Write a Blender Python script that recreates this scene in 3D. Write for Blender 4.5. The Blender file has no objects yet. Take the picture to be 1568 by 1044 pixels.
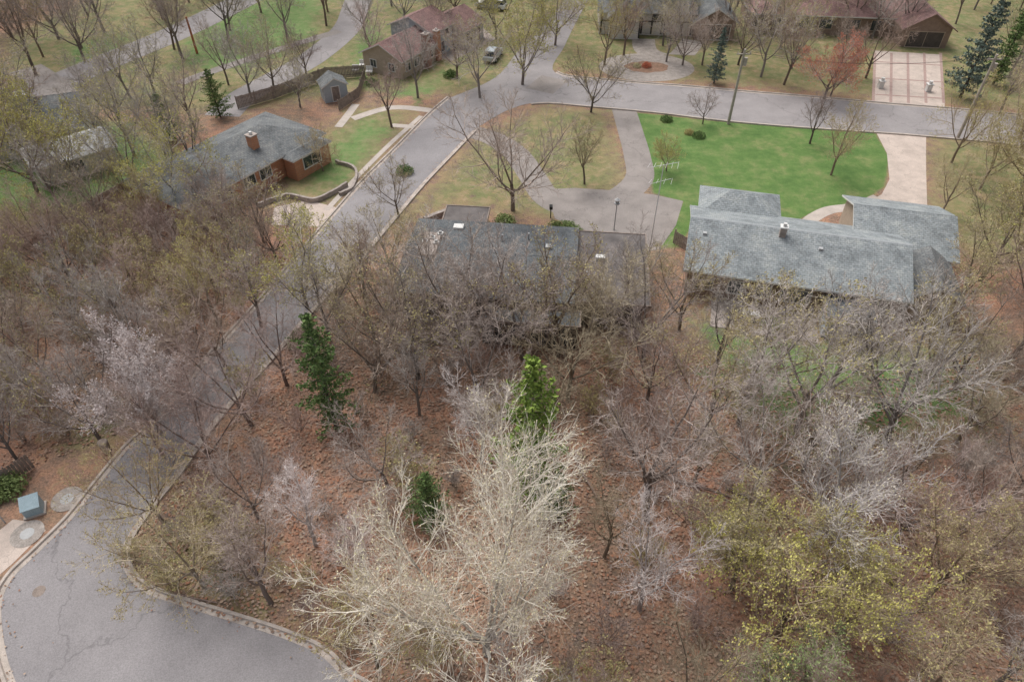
import bpy, bmesh, math, random
import numpy as np
from mathutils import Vector, Matrix
from mathutils.geometry import tessellate_polygon
random.seed(7); np.random.seed(7)
sc=bpy.context.scene
# ------------------------------------------------------------------ survey -> world
PITCH=math.radians(43); CH=37.0; FP=1046.0
SP,CP=math.sin(PITCH),math.cos(PITCH)
def G(px,py,h=0.0):
    u=(px-784)/FP; v=(py-522)/FP
    z=(CH-h)/(SP+v*CP)
    return (u*z, z*(CP-v*SP))
def GL(pts,h=0.0): return [G(a,b,h) for a,b in pts]
# ------------------------------------------------------------------ materials
def newmat(name):
    m=bpy.data.materials.new(name); m.use_nodes=True
    nt=m.node_tree; b=nt.nodes['Principled BSDF']; b.inputs['Roughness'].default_value=0.9
    b.inputs['Specular IOR Level'].default_value=0.2
    return m,nt,b
def N(nt,t,**k):
    n=nt.nodes.new(t)
    for a,v in k.items(): setattr(n,a,v)
    return n
def noise(nt,scale,detail=6,rough=.6,coord=None):
    n=N(nt,'ShaderNodeTexNoise'); n.inputs['Scale'].default_value=scale
    n.inputs['Detail'].default_value=detail; n.inputs['Roughness'].default_value=rough
    if coord is not None: nt.links.new(coord,n.inputs['Vector'])
    return n
def ramp(nt,src,stops):
    r=N(nt,'ShaderNodeValToRGB'); e=r.color_ramp.elements
    while len(e)<len(stops): e.new(.5)
    for i,(p,c) in enumerate(stops): e[i].position=p; e[i].color=(*c,1)
    nt.links.new(src,r.inputs[0]); return r
def mixc(nt,fac,a,b,mode='MIX'):
    m=N(nt,'ShaderNodeMix',data_type='RGBA',blend_type=mode)
    for s,i in ((fac,0),(a,6),(b,7)):
        if hasattr(s,'links'): nt.links.new(s,m.inputs[i])
        elif isinstance(s,tuple): m.inputs[i].default_value=(*s,1)
        else: m.inputs[i].default_value=s
    return m.outputs[2]
def geo(nt): return N(nt,'ShaderNodeNewGeometry').outputs['Position']
def bump(nt,b,src,strength=.5,dist=.1):
    n=N(nt,'ShaderNodeBump'); n.inputs['Strength'].default_value=strength; n.inputs['Distance'].default_value=dist
    nt.links.new(src,n.inputs['Height']); nt.links.new(n.outputs[0],b.inputs['Normal'])
def simple(name,c,var=.25,scale=3,rough=.85,c2=None,bs=.2,fine=25,crack=0):
    m,nt,b=newmat(name); g=geo(nt)
    n1=noise(nt,scale,5,.65,g); n2=noise(nt,fine,2,.6,g)
    c2=c2 or tuple(x*(1-var) for x in c)
    hi=tuple(min(1,x*(1+var)) for x in c)
    r=ramp(nt,n1.outputs[0],[(.3,c2),(.5,c),(.72,hi)])
    r2=ramp(nt,n2.outputs[0],[(.3,(.8,.8,.8)),(.7,(1.15,1.15,1.15))])
    o=mixc(nt,1.0,r.outputs[0],r2.outputs[0],'MULTIPLY')
    if crack:
        nw=noise(nt,.5,3,.7,g); ad=N(nt,'ShaderNodeVectorMath',operation='MULTIPLY_ADD'); nt.links.new(nw.outputs['Color'],ad.inputs[0]); ad.inputs[1].default_value=(3,3,0); nt.links.new(g,ad.inputs[2])
        vo=N(nt,'ShaderNodeTexVoronoi',feature='DISTANCE_TO_EDGE'); vo.inputs['Scale'].default_value=crack; nt.links.new(ad.outputs[0],vo.inputs['Vector'])
        rc=ramp(nt,vo.outputs[0],[(0.0,(.75,.75,.75)),(.005,(.88,.88,.88)),(.010,(1,1,1))])
        o=mixc(nt,1.0,o,rc.outputs[0],'MULTIPLY')
    nt.links.new(o,b.inputs['Base Color']); b.inputs['Roughness'].default_value=rough
    return m
def woodmat(name,c,var=.3):
    m,nt,b=newmat(name); oi=N(nt,'ShaderNodeObjectInfo')
    r=ramp(nt,oi.outputs['Random'],[(0,tuple(x*.72 for x in c)),(.35,(c[0]*1.05,c[1]*.98,c[2]*.95)),(.7,(c[0]*.97,c[1]*1.0,c[2]*1.0)),(1,tuple(min(1,x*1.3) for x in c))])
    nt.nodes.remove(b); d=N(nt,'ShaderNodeBsdfDiffuse'); nt.links.new(r.outputs[0],d.inputs[0]); nt.links.new(d.outputs[0],nt.nodes['Material Output'].inputs[0])
    return m
def leafmat(name,stops,trans=0):
    m,nt,b=newmat(name); g=N(nt,'ShaderNodeNewGeometry')
    r=ramp(nt,g.outputs['Random Per Island'],stops)
    nt.nodes.remove(b); d=N(nt,'ShaderNodeBsdfDiffuse'); nt.links.new(r.outputs[0],d.inputs[0]); nt.links.new(d.outputs[0],nt.nodes['Material Output'].inputs[0])
    return m
def shingle(name,c,c2,scale=1.0):
    m,nt,b=newmat(name); tc=N(nt,'ShaderNodeTexCoord').outputs['Object']
    br=N(nt,'ShaderNodeTexBrick'); nt.links.new(tc,br.inputs['Vector'])
    br.inputs['Scale'].default_value=1.0; br.inputs['Brick Width'].default_value=.35; br.inputs['Row Height'].default_value=.19
    br.inputs['Mortar Size'].default_value=.014; br.inputs['Color1'].default_value=(*c,1); br.inputs['Color2'].default_value=(*c2,1)
    br.inputs['Mortar'].default_value=(*[x*.65 for x in c],1)
    n=noise(nt,.6,7,.7,tc); r=ramp(nt,n.outputs[0],[(.3,(.58,.58,.58)),(.5,(1,1,1)),(.7,(1.32,1.27,1.2))])
    n2=noise(nt,5,4,.7,tc); r2=ramp(nt,n2.outputs[0],[(.3,(.72,.72,.72)),(.7,(1.28,1.28,1.28))])
    o=mixc(nt,1.0,br.outputs[0],r.outputs[0],'MULTIPLY'); o=mixc(nt,1.0,o,r2.outputs[0],'MULTIPLY')
    nt.links.new(o,b.inputs['Base Color']); bump(nt,b,br.outputs[1],.4,.02); return m
def brickmat(name,c,c2):
    m,nt,b=newmat(name); tc=N(nt,'ShaderNodeTexCoord').outputs['Object']
    mp=N(nt,'ShaderNodeSeparateXYZ'); nt.links.new(tc,mp.inputs[0])
    ad=N(nt,'ShaderNodeMath',operation='ADD'); nt.links.new(mp.outputs[0],ad.inputs[0]); nt.links.new(mp.outputs[1],ad.inputs[1])
    cb=N(nt,'ShaderNodeCombineXYZ'); nt.links.new(ad.outputs[0],cb.inputs[0]); nt.links.new(mp.outputs[2],cb.inputs[1])
    br=N(nt,'ShaderNodeTexBrick'); nt.links.new(cb.outputs[0],br.inputs['Vector'])
    br.inputs['Scale'].default_value=1; br.inputs['Brick Width'].default_value=.4; br.inputs['Row Height'].default_value=.12; br.inputs['Mortar Size'].default_value=.012
    br.inputs['Color1'].default_value=(*c,1); br.inputs['Color2'].default_value=(*c2,1); br.inputs['Mortar'].default_value=(.35,.3,.27,1)
    nt.links.new(br.outputs[0],b.inputs['Base Color']); return m

M={}
M['asphalt']=simple('asphalt',(.275,.257,.26),.15,.22,.9,bs=.15,fine=14,crack=.09)
M['asphalt_far']=simple('asphalt_far',(.30,.277,.275),.15,.25,.9,crack=.12)
M['drive']=simple('driveway_asphalt',(.29,.258,.24),.2,.35,.9,crack=.2)
M['concrete']=simple('concrete',(.48,.42,.375),.15,.8,.85)
M['pink_concrete']=simple('pink_concrete',(.52,.435,.38),.16,.7,.85,crack=.3)
M['kerb']=simple('kerb_concrete',(.45,.39,.345),.25,1.2,.85)
M['gravel']=simple('gravel',(.35,.31,.28),.25,1.5,.95,fine=12)
M['mulch']=simple('mulch',(.27,.17,.12),.3,1.5,.95,fine=12)
M['roof_blue']=shingle('shingle_bluegrey',(.25,.275,.285),(.31,.33,.335))
M['roof_dark']=shingle('shingle_dark',(.10,.11,.12),(.14,.15,.155))
M['roof_grey']=shingle('shingle_grey',(.155,.165,.17),(.20,.205,.205))
M['roof_maroon']=shingle('shingle_maroon',(.22,.135,.125),(.27,.17,.16))
M['roof_flat']=simple('flat_roof_membrane',(.145,.13,.125),.4,.5,.9)
M['roof_white']=simple('metal_roof_white',(.5,.5,.5),.15,.8,.6)
M['wall_tan']=simple('siding_tan',(.42,.34,.27),.1,2)
M['wall_brown']=simple('siding_brown',(.26,.19,.15),.15,2)
M['wall_dark']=simple('siding_dark',(.10,.085,.075),.2,2)
M['wall_white']=simple('siding_white',(.62,.6,.57),.07,2)
M['wall_blue']=simple('siding_bluegrey',(.38,.42,.45),.08,2)
M['brick']=brickmat('brick_orange',(.52,.23,.11),(.42,.17,.08))
M['brick_red']=brickmat('brick_red',(.34,.17,.13),(.27,.13,.10))
M['trim']=simple('white_trim',(.66,.65,.63),.05,3,.6)
M['ridge_sunlit']=simple('ridge_metal_sunlit',(.42,.44,.45),.1,3,.6)  # sunlit line of the ranch ridge, painted in as a lighter cap colour
M['black']=simple('black_trim',(.03,.03,.03),.1,3,.6)
M['wood']=simple('weathered_wood',(.27,.22,.19),.3,3)
M['fence']=simple('fence_wood',(.38,.28,.25),.25,3)
M['pole']=simple('pole_wood',(.40,.35,.31),.2,3)
M['rust']=simple('rust_pole',(.42,.15,.08),.2,3)
M['metal']=simple('galvanised_metal',(.42,.42,.42),.1,3,.45)
M['stone']=simple('stone',(.36,.31,.28),.3,2)
M['box']=simple('utility_green_blue',(.32,.41,.45),.1,2,.5)
M['car_white']=simple('car_paint_white',(.7,.7,.7),.03,1,.3,bs=0)
M['car_silver']=simple('car_paint_silver',(.42,.46,.48),.03,1,.3,bs=0)
M['tyre']=simple('tyre',(.03,.03,.03),.1,3)
M['log']=simple('fallen_bark',(.25,.185,.155),.3,2)
m,nt,b=newmat('window_glass'); b.inputs['Base Color'].default_value=(.04,.05,.06,1); b.inputs['Roughness'].default_value=.12; b.inputs['Specular IOR Level'].default_value=.6; M['glass']=m
W={
 'grey':(woodmat('bark_grey',(.20,.175,.16)),woodmat('twig_grey',(.42,.37,.34))),
 'brown':(woodmat('bark_brown',(.17,.137,.115)),woodmat('twig_brown',(.36,.29,.245))),
 'red':(woodmat('bark_reddish',(.19,.147,.13)),woodmat('twig_reddish',(.41,.325,.295))),
 'tan':(woodmat('bark_tan',(.22,.18,.14)),woodmat('twig_tan',(.43,.36,.26))),
 'pale':(woodmat('bark_pale',(.44,.40,.36)),woodmat('twig_pale',(.74,.67,.58))),
 'silver':(woodmat('bark_silver',(.33,.30,.29)),woodmat('twig_silver',(.58,.52,.50))),
 'dark':(woodmat('bark_dark',(.11,.095,.085)),woodmat('twig_dark',(.25,.21,.185))),
}
LF={
 'yellow':leafmat('bud_yellowgreen',[(0,(.46,.43,.13)),(.5,(.58,.53,.18)),(1,(.40,.39,.12))]),
 'olive':leafmat('bud_olive',[(0,(.42,.37,.17)),(.5,(.50,.43,.21)),(1,(.36,.33,.14))]),
 'tanbud':leafmat('bud_tan',[(0,(.68,.62,.40)),(.5,(.62,.54,.38)),(1,(.66,.63,.35))]),
 'green':leafmat('leaf_green',[(0,(.22,.29,.12)),(.5,(.30,.37,.15)),(1,(.18,.24,.09))]),
 'redbud':leafmat('bud_red',[(0,(.62,.18,.11)),(.5,(.55,.22,.14)),(1,(.64,.25,.15))]),
 'pinkbud':leafmat('bud_pink',[(0,(.66,.59,.58)),(.5,(.60,.53,.52)),(1,(.72,.66,.64))]),
 'needle_bright':leafmat('needle_bright',[(0,(.12,.18,.05)),(.5,(.21,.30,.07)),(1,(.31,.40,.10))]),
 'needle_dark':leafmat('needle_dark',[(0,(.08,.13,.05)),(.5,(.14,.21,.08)),(1,(.20,.28,.10))]),
 'needle_blue':leafmat('needle_blue',[(0,(.11,.14,.12)),(.5,(.15,.19,.16)),(1,(.20,.25,.21))]),
 'litter':leafmat('litter_leaf',[(0,(.38,.19,.12)),(.35,(.32,.20,.145)),(.7,(.44,.33,.25)),(1,(.23,.16,.125))],.1),
}
# ------------------------------------------------------------------ helpers
def link(o): sc.collection.objects.link(o); return o
def meshobj(name,V,F,mats,mi=None,smooth=False,uv=None):
    me=bpy.data.meshes.new(name); me.from_pydata(V,[],F)
    for m in mats: me.materials.append(m)
    if mi is not None: me.polygons.foreach_set('material_index',mi)
    if smooth: me.polygons.foreach_set('use_smooth',[True]*len(me.polygons))
    me.update(); return link(bpy.data.objects.new(name,me))
def cat(pts,n=6,closed=False):
    P=[Vector(p) for p in pts]; out=[]; m=len(P); rng=range(m if closed else m-1)
    for i in rng:
        if closed: a,b,c,d=P[i-1],P[i],P[(i+1)%m],P[(i+2)%m]
        else: a,b,c,d=P[max(i-1,0)],P[i],P[i+1],P[min(i+2,m-1)]
        for k in range(n):
            t=k/n
            out.append(.5*((2*b)+(c-a)*t+(2*a-5*b+4*c-d)*t*t+(3*b-a-3*c+d)*t**3))
    if not closed: out.append(P[-1])
    return [(p.x,p.y) for p in out]
def sheet(name,poly,z,mat):
    V=[(x,y,z) for x,y in poly]
    tris=tessellate_polygon([[Vector(v) for v in V]])
    F=[]
    for t in tris:
        a,b,c=[V[i] for i in t]
        cr=(b[0]-a[0])*(c[1]-a[1])-(b[1]-a[1])*(c[0]-a[0])
        F.append(tuple(t) if cr>0 else tuple(reversed(t)))
    return meshobj(name,V,F,[mat])
def offs(line,d,closed=False):
    out=[]; n=len(line)
    for i,(x,y) in enumerate(line):
        a=line[max(i-1,0)]; b=line[min(i+1,n-1)]
        if closed: a=line[i-1]; b=line[(i+1)%n]
        dx,dy=b[0]-a[0],b[1]-a[1]; l=math.hypot(dx,dy) or 1
        out.append((x-dy/l*d,y+dx/l*d))
    return out
def ribbon(name,line,w,z,mat):
    a=offs(line,w/2); b=offs(line,-w/2)
    return sheet(name,a+b[::-1],z,mat), a+b[::-1]
def kerb(name,line,side,z=0.0):
    prof=[(0,.03),(.28,.035),(.33,.15),(.5,.15),(.52,-.05)]
    V=[];F=[]; k=len(prof)
    L=[offs(line,p[0]*side) for p in prof]
    for i in range(len(line)):
        for j in range(k): V.append((*L[j][i],prof[j][1]+z))
    for i in range(len(line)-1):
        for j in range(k-1):
            f=(i*k+j,i*k+j+1,(i+1)*k+j+1,(i+1)*k+j)
            F.append(f if side<0 else f[::-1])
    return meshobj(name,V,F,[M['kerb']])
# ------------------------------------------------------------------ roads
roadL=cat(GL([(60,1110),(25,1044),(8,990),(3,925),(20,885),(60,845),(110,795),(150,745),(195,690),(235,652),(285,592),(335,535),(395,470),(450,405),(505,340),(560,277),(612,225),(660,176),(690,150)]))
roadR=cat(GL([(720,1190),(600,1085),(530,1040),(490,1003),(430,976),(350,950),(270,925),(215,903),(190,872),(187,842),(202,810),(235,765),(270,722),(310,665),(355,610),(410,550),(470,480),(540,405),(600,335),(645,282),(690,235),(724,200)]))
bulb=GL([(420,1300),(200,1250),(100,1180)])
roadA=roadL[::-1]+bulb[::-1]+roadR
sheet('cul_de_sac_road',roadA,.02,M['asphalt'])
kerb('road_kerb',roadL,1); kerb('road_kerb',roadR,-1)
rBt=cat(GL([(690,150),(760,118),(800,70),(850,20),(890,-40)])); 
rBt2=cat(GL([(925,-40),(890,20),(865,70),(850,112),(950,126),(1050,134),(1150,143),(1250,151),(1350,160),(1450,168),(1568,179),(1900,215)]))
rBb=cat(GL([(724,200),(780,168),(830,157),(900,162),(1000,171),(1100,183),(1200,192),(1300,199),(1400,206),(1568,222),(1900,262)]))
roadB=rBt+rBt2+rBb[::-1]
sheet('street_road',roadB,.024,M['asphalt_far'])
kerb('street_kerb',rBb[10:],-1); kerb('street_kerb',rBt2[18:],1); 
roadpolys=[roadA,roadB]
def rd(name,pts,w,mat,z=.016,n=6):
    o,p=ribbon(name,cat(GL(pts),n),w,z,M[mat]); roadpolys.append(p); return p
rd('upper_street_road',[(-120,215),(0,168),(80,130),(170,92),(260,55),(330,22),(400,-15),(460,-60)],6.0,'asphalt_far')
rd('side_street_road',[(560,-40),(545,10),(530,45),(480,88),(420,122),(370,150),(340,178)],4.5,'asphalt_far',.020)
rd('side_path',[(275,128),(330,108),(440,72),(520,48)],1.8,'drive',.024)
rd('side_driveway',[(40,105),(75,128),(95,150)],4,'drive',.026)
rd('loop_driveway',[(953,160),(965,200),(976,240),(978,275),(940,305),(880,318),(840,305),(815,270),(790,235),(755,212),(715,200)],3.0,'drive',.008)
ap=GL([(835,290),(880,288),(940,292),(1000,298),(1046,308),(1035,345),(1010,382),(990,385),(985,362),(890,352),(850,335)])
sheet('loop_driveway_apron',ap,.012,M['drive']); roadpolys.append(ap)
p=GL([(1338,196),(1418,204),(1418,260),(1420,330),(1310,330),(1325,312),(1350,298),(1362,275),(1358,235)]); sheet('concrete_driveway',p,.014,M['pink_concrete']); roadpolys.append(p)
rd('garden_path',[(1345,303),(1310,316),(1270,322),(1245,334),(1232,346)],1.3,'concrete',.018)
p=GL([(1340,78),(1440,84),(1447,168),(1335,162)]); sheet('paver_driveway',p,.014,M['pink_concrete']); roadpolys.append(p)
M['band']=simple('paver_band_red',(.38,.27,.24),.15,2)
for t in (0.0,.25,.5,.75,1.0):
    a=Vector(G(1340+100*t,80)); b_=Vector(G(1337+108*t,160)); ribbon('paver_band',[tuple(a.lerp(b_,.02)),tuple(a.lerp(b_,.98))],.35,.019,M['band'])
for t in (.2,.5,.8):
    a=Vector(G(1340,78+84*t)); b_=Vector(G(1443,84+84*t)); ribbon('paver_band',[tuple(a),tuple(b_)],.35,.023,M['band'])
c0=G(990,103)
roadpolys.append([(c0[0]+8.5*math.cos(i*.26),c0[1]+6.5*math.sin(i*.26)) for i in range(24)])
sheet('turning_circle_driveway',[(c0[0]+6.6*math.cos(i*.157),c0[1]+5.0*math.sin(i*.157)) for i in range(40)],.012,M['gravel'])
sheet('planted_island',[(c0[0]+(3.0+.2*math.sin(i))*math.cos(i*.21),c0[1]+(2.0+.15*math.cos(i*1.7))*math.sin(i*.21)) for i in range(30)],.03,M['mulch'])
rd('turning_circle_exit',[(985,60),(992,80),(1035,90),(1062,62)],3.4,'gravel',.018)
rd('house_driveway',[(850,120),(825,140)],4.0,'drive',.034)
p=GL([(420,318),(470,306),(515,318),(525,325),(505,350),(455,345),(415,345)]); sheet('side_house_driveway',p,.014,M['pink_concrete']); roadpolys.append(p)
rd('front_walk',[(540,182),(600,165),(665,170)],1.2,'concrete',.012); rd('front_walk',[(600,192),(650,196)],.9,'concrete',.018)
rd('front_walk',[(545,160),(530,180),(518,195)],1.0,'concrete',.022)
rd('roadside_pavement',[(500,322),(548,270),(598,220),(645,178)],.6,'concrete',.020)
p=GL([(-60,860),(20,795),(60,800),(70,812),(20,862),(-30,905)]); sheet('pink_pavement',p,.014,M['pink_concrete'])
def disc(name,c,r,z,mat,n=28):
    return sheet(name,[(c[0]+r*math.cos(i*2*math.pi/n),c[1]+r*math.sin(i*2*math.pi/n)) for i in range(n)],z,mat)
for c in ((42,817),(103,764)):
    disc('concrete_pad',G(*c),.95,.035,M['gravel']); disc('manhole_cover',G(*c),.4,.045,M['metal'])
disc('manhole_cover',G(60,905),.35,.026,M['wood'])
# ------------------------------------------------------------------ ground
lawn=[GL([(968,172),(1100,186),(1340,203),(1362,240),(1356,285),(1325,306),(1240,328),(1200,350),(1060,345),(1040,380),(1000,380),(1046,310),(1000,296),(992,245),(984,205)])]
grassP=[GL(p) for p in [
 [(730,205),(830,160),(935,168),(965,290),(850,340),(700,320),(600,345)],
 [(440,250),(540,160),(650,165),(520,320),(400,320)],
 [(250,-60),(760,-60),(740,150),(560,140),(380,170),(0,170),(0,60)],
 [(520,-80),(1900,-80),(1900,200),(1100,130),(850,110),(740,150)],
 [(1420,205),(1900,250),(1900,420),(1480,400),(1420,330)],
 [(1060,470),(1200,500),(1540,520),(1530,670),(1250,700),(1090,620)],
 [(-300,180),(200,180),(330,260),(200,300),(60,350),(-300,450)],
 [(230,770),(330,800),(420,960),(330,945),(215,900),(195,860)],
 [(60,640),(200,600),(240,650),(120,700)],
]]
greenP=[GL(p) for p in [
 [(290,40),(400,0),(500,-20),(480,60),(380,110),(280,100)],[(540,60),(560,20),(590,60),(560,120),(600,140),(690,110),(720,80),(640,160),(540,130)],
 [(1080,490),(1150,510),(1360,540),(1480,560),(1470,650),(1330,670),(1180,650),(1090,600)],[(100,70),(200,50),(190,100),(110,110)],[(450,270),(560,180),(600,200),(520,290)],
 [(60,180),(200,190),(280,260),(200,290),(60,330),(-60,300)]]]
def sd(P,X,Y):
    P=np.array(P); n=len(P); ins=np.zeros(X.shape,bool); dm=np.full(X.shape,1e9)
    for i in range(n):
        x1,y1=P[i-1]; x2,y2=P[i]
        c=((y1>Y)!=(y2>Y)); 
        with np.errstate(all='ignore'): xi=(x2-x1)*(Y-y1)/((y2-y1) if y2!=y1 else 1e-9)+x1
        ins^=c&(X<xi)
        dx,dy=x2-x1,y2-y1; L=dx*dx+dy*dy+1e-9; t=np.clip(((X-x1)*dx+(Y-y1)*dy)/L,0,1)
        dm=np.minimum(dm,np.hypot(X-x1-t*dx,Y-y1-t*dy))
    return np.where(ins,dm,-dm)
xs=np.concatenate([[-3000,-1200,-500,-250,-160],np.arange(-120,120.1,.6),[160,250,500,1200,3000]])
ys=np.concatenate([[-3000,-1000,-300,-100,-30],np.arange(-5,170.1,.6),[200,260,400,1200,4000]])
X,Y=np.meshgrid(xs,ys); nx,ny=len(xs),len(ys)
def mask(polys,soft):
    m=np.zeros(X.shape)
    for p in polys: m=np.maximum(m,np.clip(sd(p,X,Y)/soft*.5+.5,0,1))
    return m
mL=mask(lawn,.7); mG=mask(grassP,3.5); mN=mask(greenP,3.0)
mG=np.maximum(mG,(Y>128)*.8)
V=np.stack([X.ravel(),Y.ravel(),np.zeros(X.size)],1)
idx=np.arange(nx*ny).reshape(ny,nx)
F=np.stack([idx[:-1,:-1].ravel(),idx[:-1,1:].ravel(),idx[1:,1:].ravel(),idx[1:,:-1].ravel()],1)
me=bpy.data.meshes.new('ground'); me.vertices.add(len(V)); me.vertices.foreach_set('co',V.ravel())
me.loops.add(F.size); me.loops.foreach_set('vertex_index',F.ravel()); me.polygons.add(len(F))
me.polygons.foreach_set('loop_start',np.arange(0,F.size,4)); me.update(calc_edges=True); me.validate()
for nm,arr in (('lawn',mL),('grass',mG),('green',mN)):
    a=me.attributes.new(nm,'FLOAT','POINT'); a.data.foreach_set('value',arr.ravel().astype(np.float32))
gm,nt,b=newmat('ground_cover'); g=geo(nt)
nb=noise(nt,.12,4,.65,g); nm_=noise(nt,.9,6,.7,g); nf=noise(nt,6,3,.75,g); nff=noise(nt,22,2,.8,g); n2_=noise(nt,.35,7,.72,g)
lit=ramp(nt,nm_.outputs[0],[(.28,(.18,.135,.11)),(.45,(.285,.195,.15)),(.58,(.385,.23,.16)),(.75,(.38,.29,.22))])
litb=ramp(nt,nb.outputs[0],[(.35,(.74,.84,.80)),(.6,(1.1,1.0,.95))])
litc=mixc(nt,1.0,lit.outputs[0],litb.outputs[0],'MULTIPLY')
fr=ramp(nt,nf.outputs[0],[(.3,(.55,.55,.55)),(.5,(1,1,1)),(.7,(1.5,1.4,1.35))]); litc=mixc(nt,1.0,litc,fr.outputs[0],'MULTIPLY')
gr=ramp(nt,nm_.outputs[0],[(.3,(.15,.18,.08)),(.45,(.21,.215,.105)),(.55,(.28,.235,.14)),(.7,(.35,.285,.195))])
fine=ramp(nt,nff.outputs[0],[(.3,(.72,.72,.72)),(.7,(1.22,1.22,1.22))]).outputs[0]
grc=mixc(nt,1.0,gr.outputs[0],ramp(nt,n2_.outputs[0],[(.35,(.75,.9,.75)),(.65,(1.15,1.0,.95))]).outputs[0],'MULTIPLY')
gn=ramp(nt,nm_.outputs[0],[(.3,(.11,.18,.06)),(.5,(.16,.24,.085)),(.72,(.26,.25,.13))])
lw=ramp(nt,n2_.outputs[0],[(.3,(.08,.155,.045)),(.47,(.115,.205,.06)),(.57,(.16,.225,.08)),(.66,(.23,.25,.11)),(.76,(.34,.30,.18))])
lwc=mixc(nt,1.0,lw.outputs[0],ramp(nt,nm_.outputs[0],[(.3,(.78,.82,.78)),(.7,(1.22,1.12,1.1))]).outputs[0],'MULTIPLY')
def thr(attr,amp,lo=.35,hi=.65,nz=nm_):
    at=N(nt,'ShaderNodeAttribute',attribute_name=attr)
    m1=N(nt,'ShaderNodeMath',operation='MULTIPLY_ADD'); nt.links.new(nz.outputs[0],m1.inputs[0]); m1.inputs[1].default_value=amp; m1.inputs[2].default_value=-amp/2
    m2=N(nt,'ShaderNodeMath',operation='ADD'); nt.links.new(at.outputs['Fac'],m2.inputs[0]); nt.links.new(m1.outputs[0],m2.inputs[1])
    mr=N(nt,'ShaderNodeMapRange'); nt.links.new(m2.outputs[0],mr.inputs[0]); mr.inputs[1].default_value=lo; mr.inputs[2].default_value=hi
    return mr.outputs[0]
c=mixc(nt,thr('grass',2.6,.35,.8),litc,grc); c=mixc(nt,thr('green',2.5,.4,.8,n2_),c,gn.outputs[0]); c=mixc(nt,thr('lawn',.5),c,lwc)
c=mixc(nt,1.0,c,fine,'MULTIPLY')
nt.links.new(c,b.inputs['Base Color']); bump(nt,b,nf.outputs[0],.6,.12)
me.materials.append(gm); link(bpy.data.objects.new('ground',me))
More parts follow.
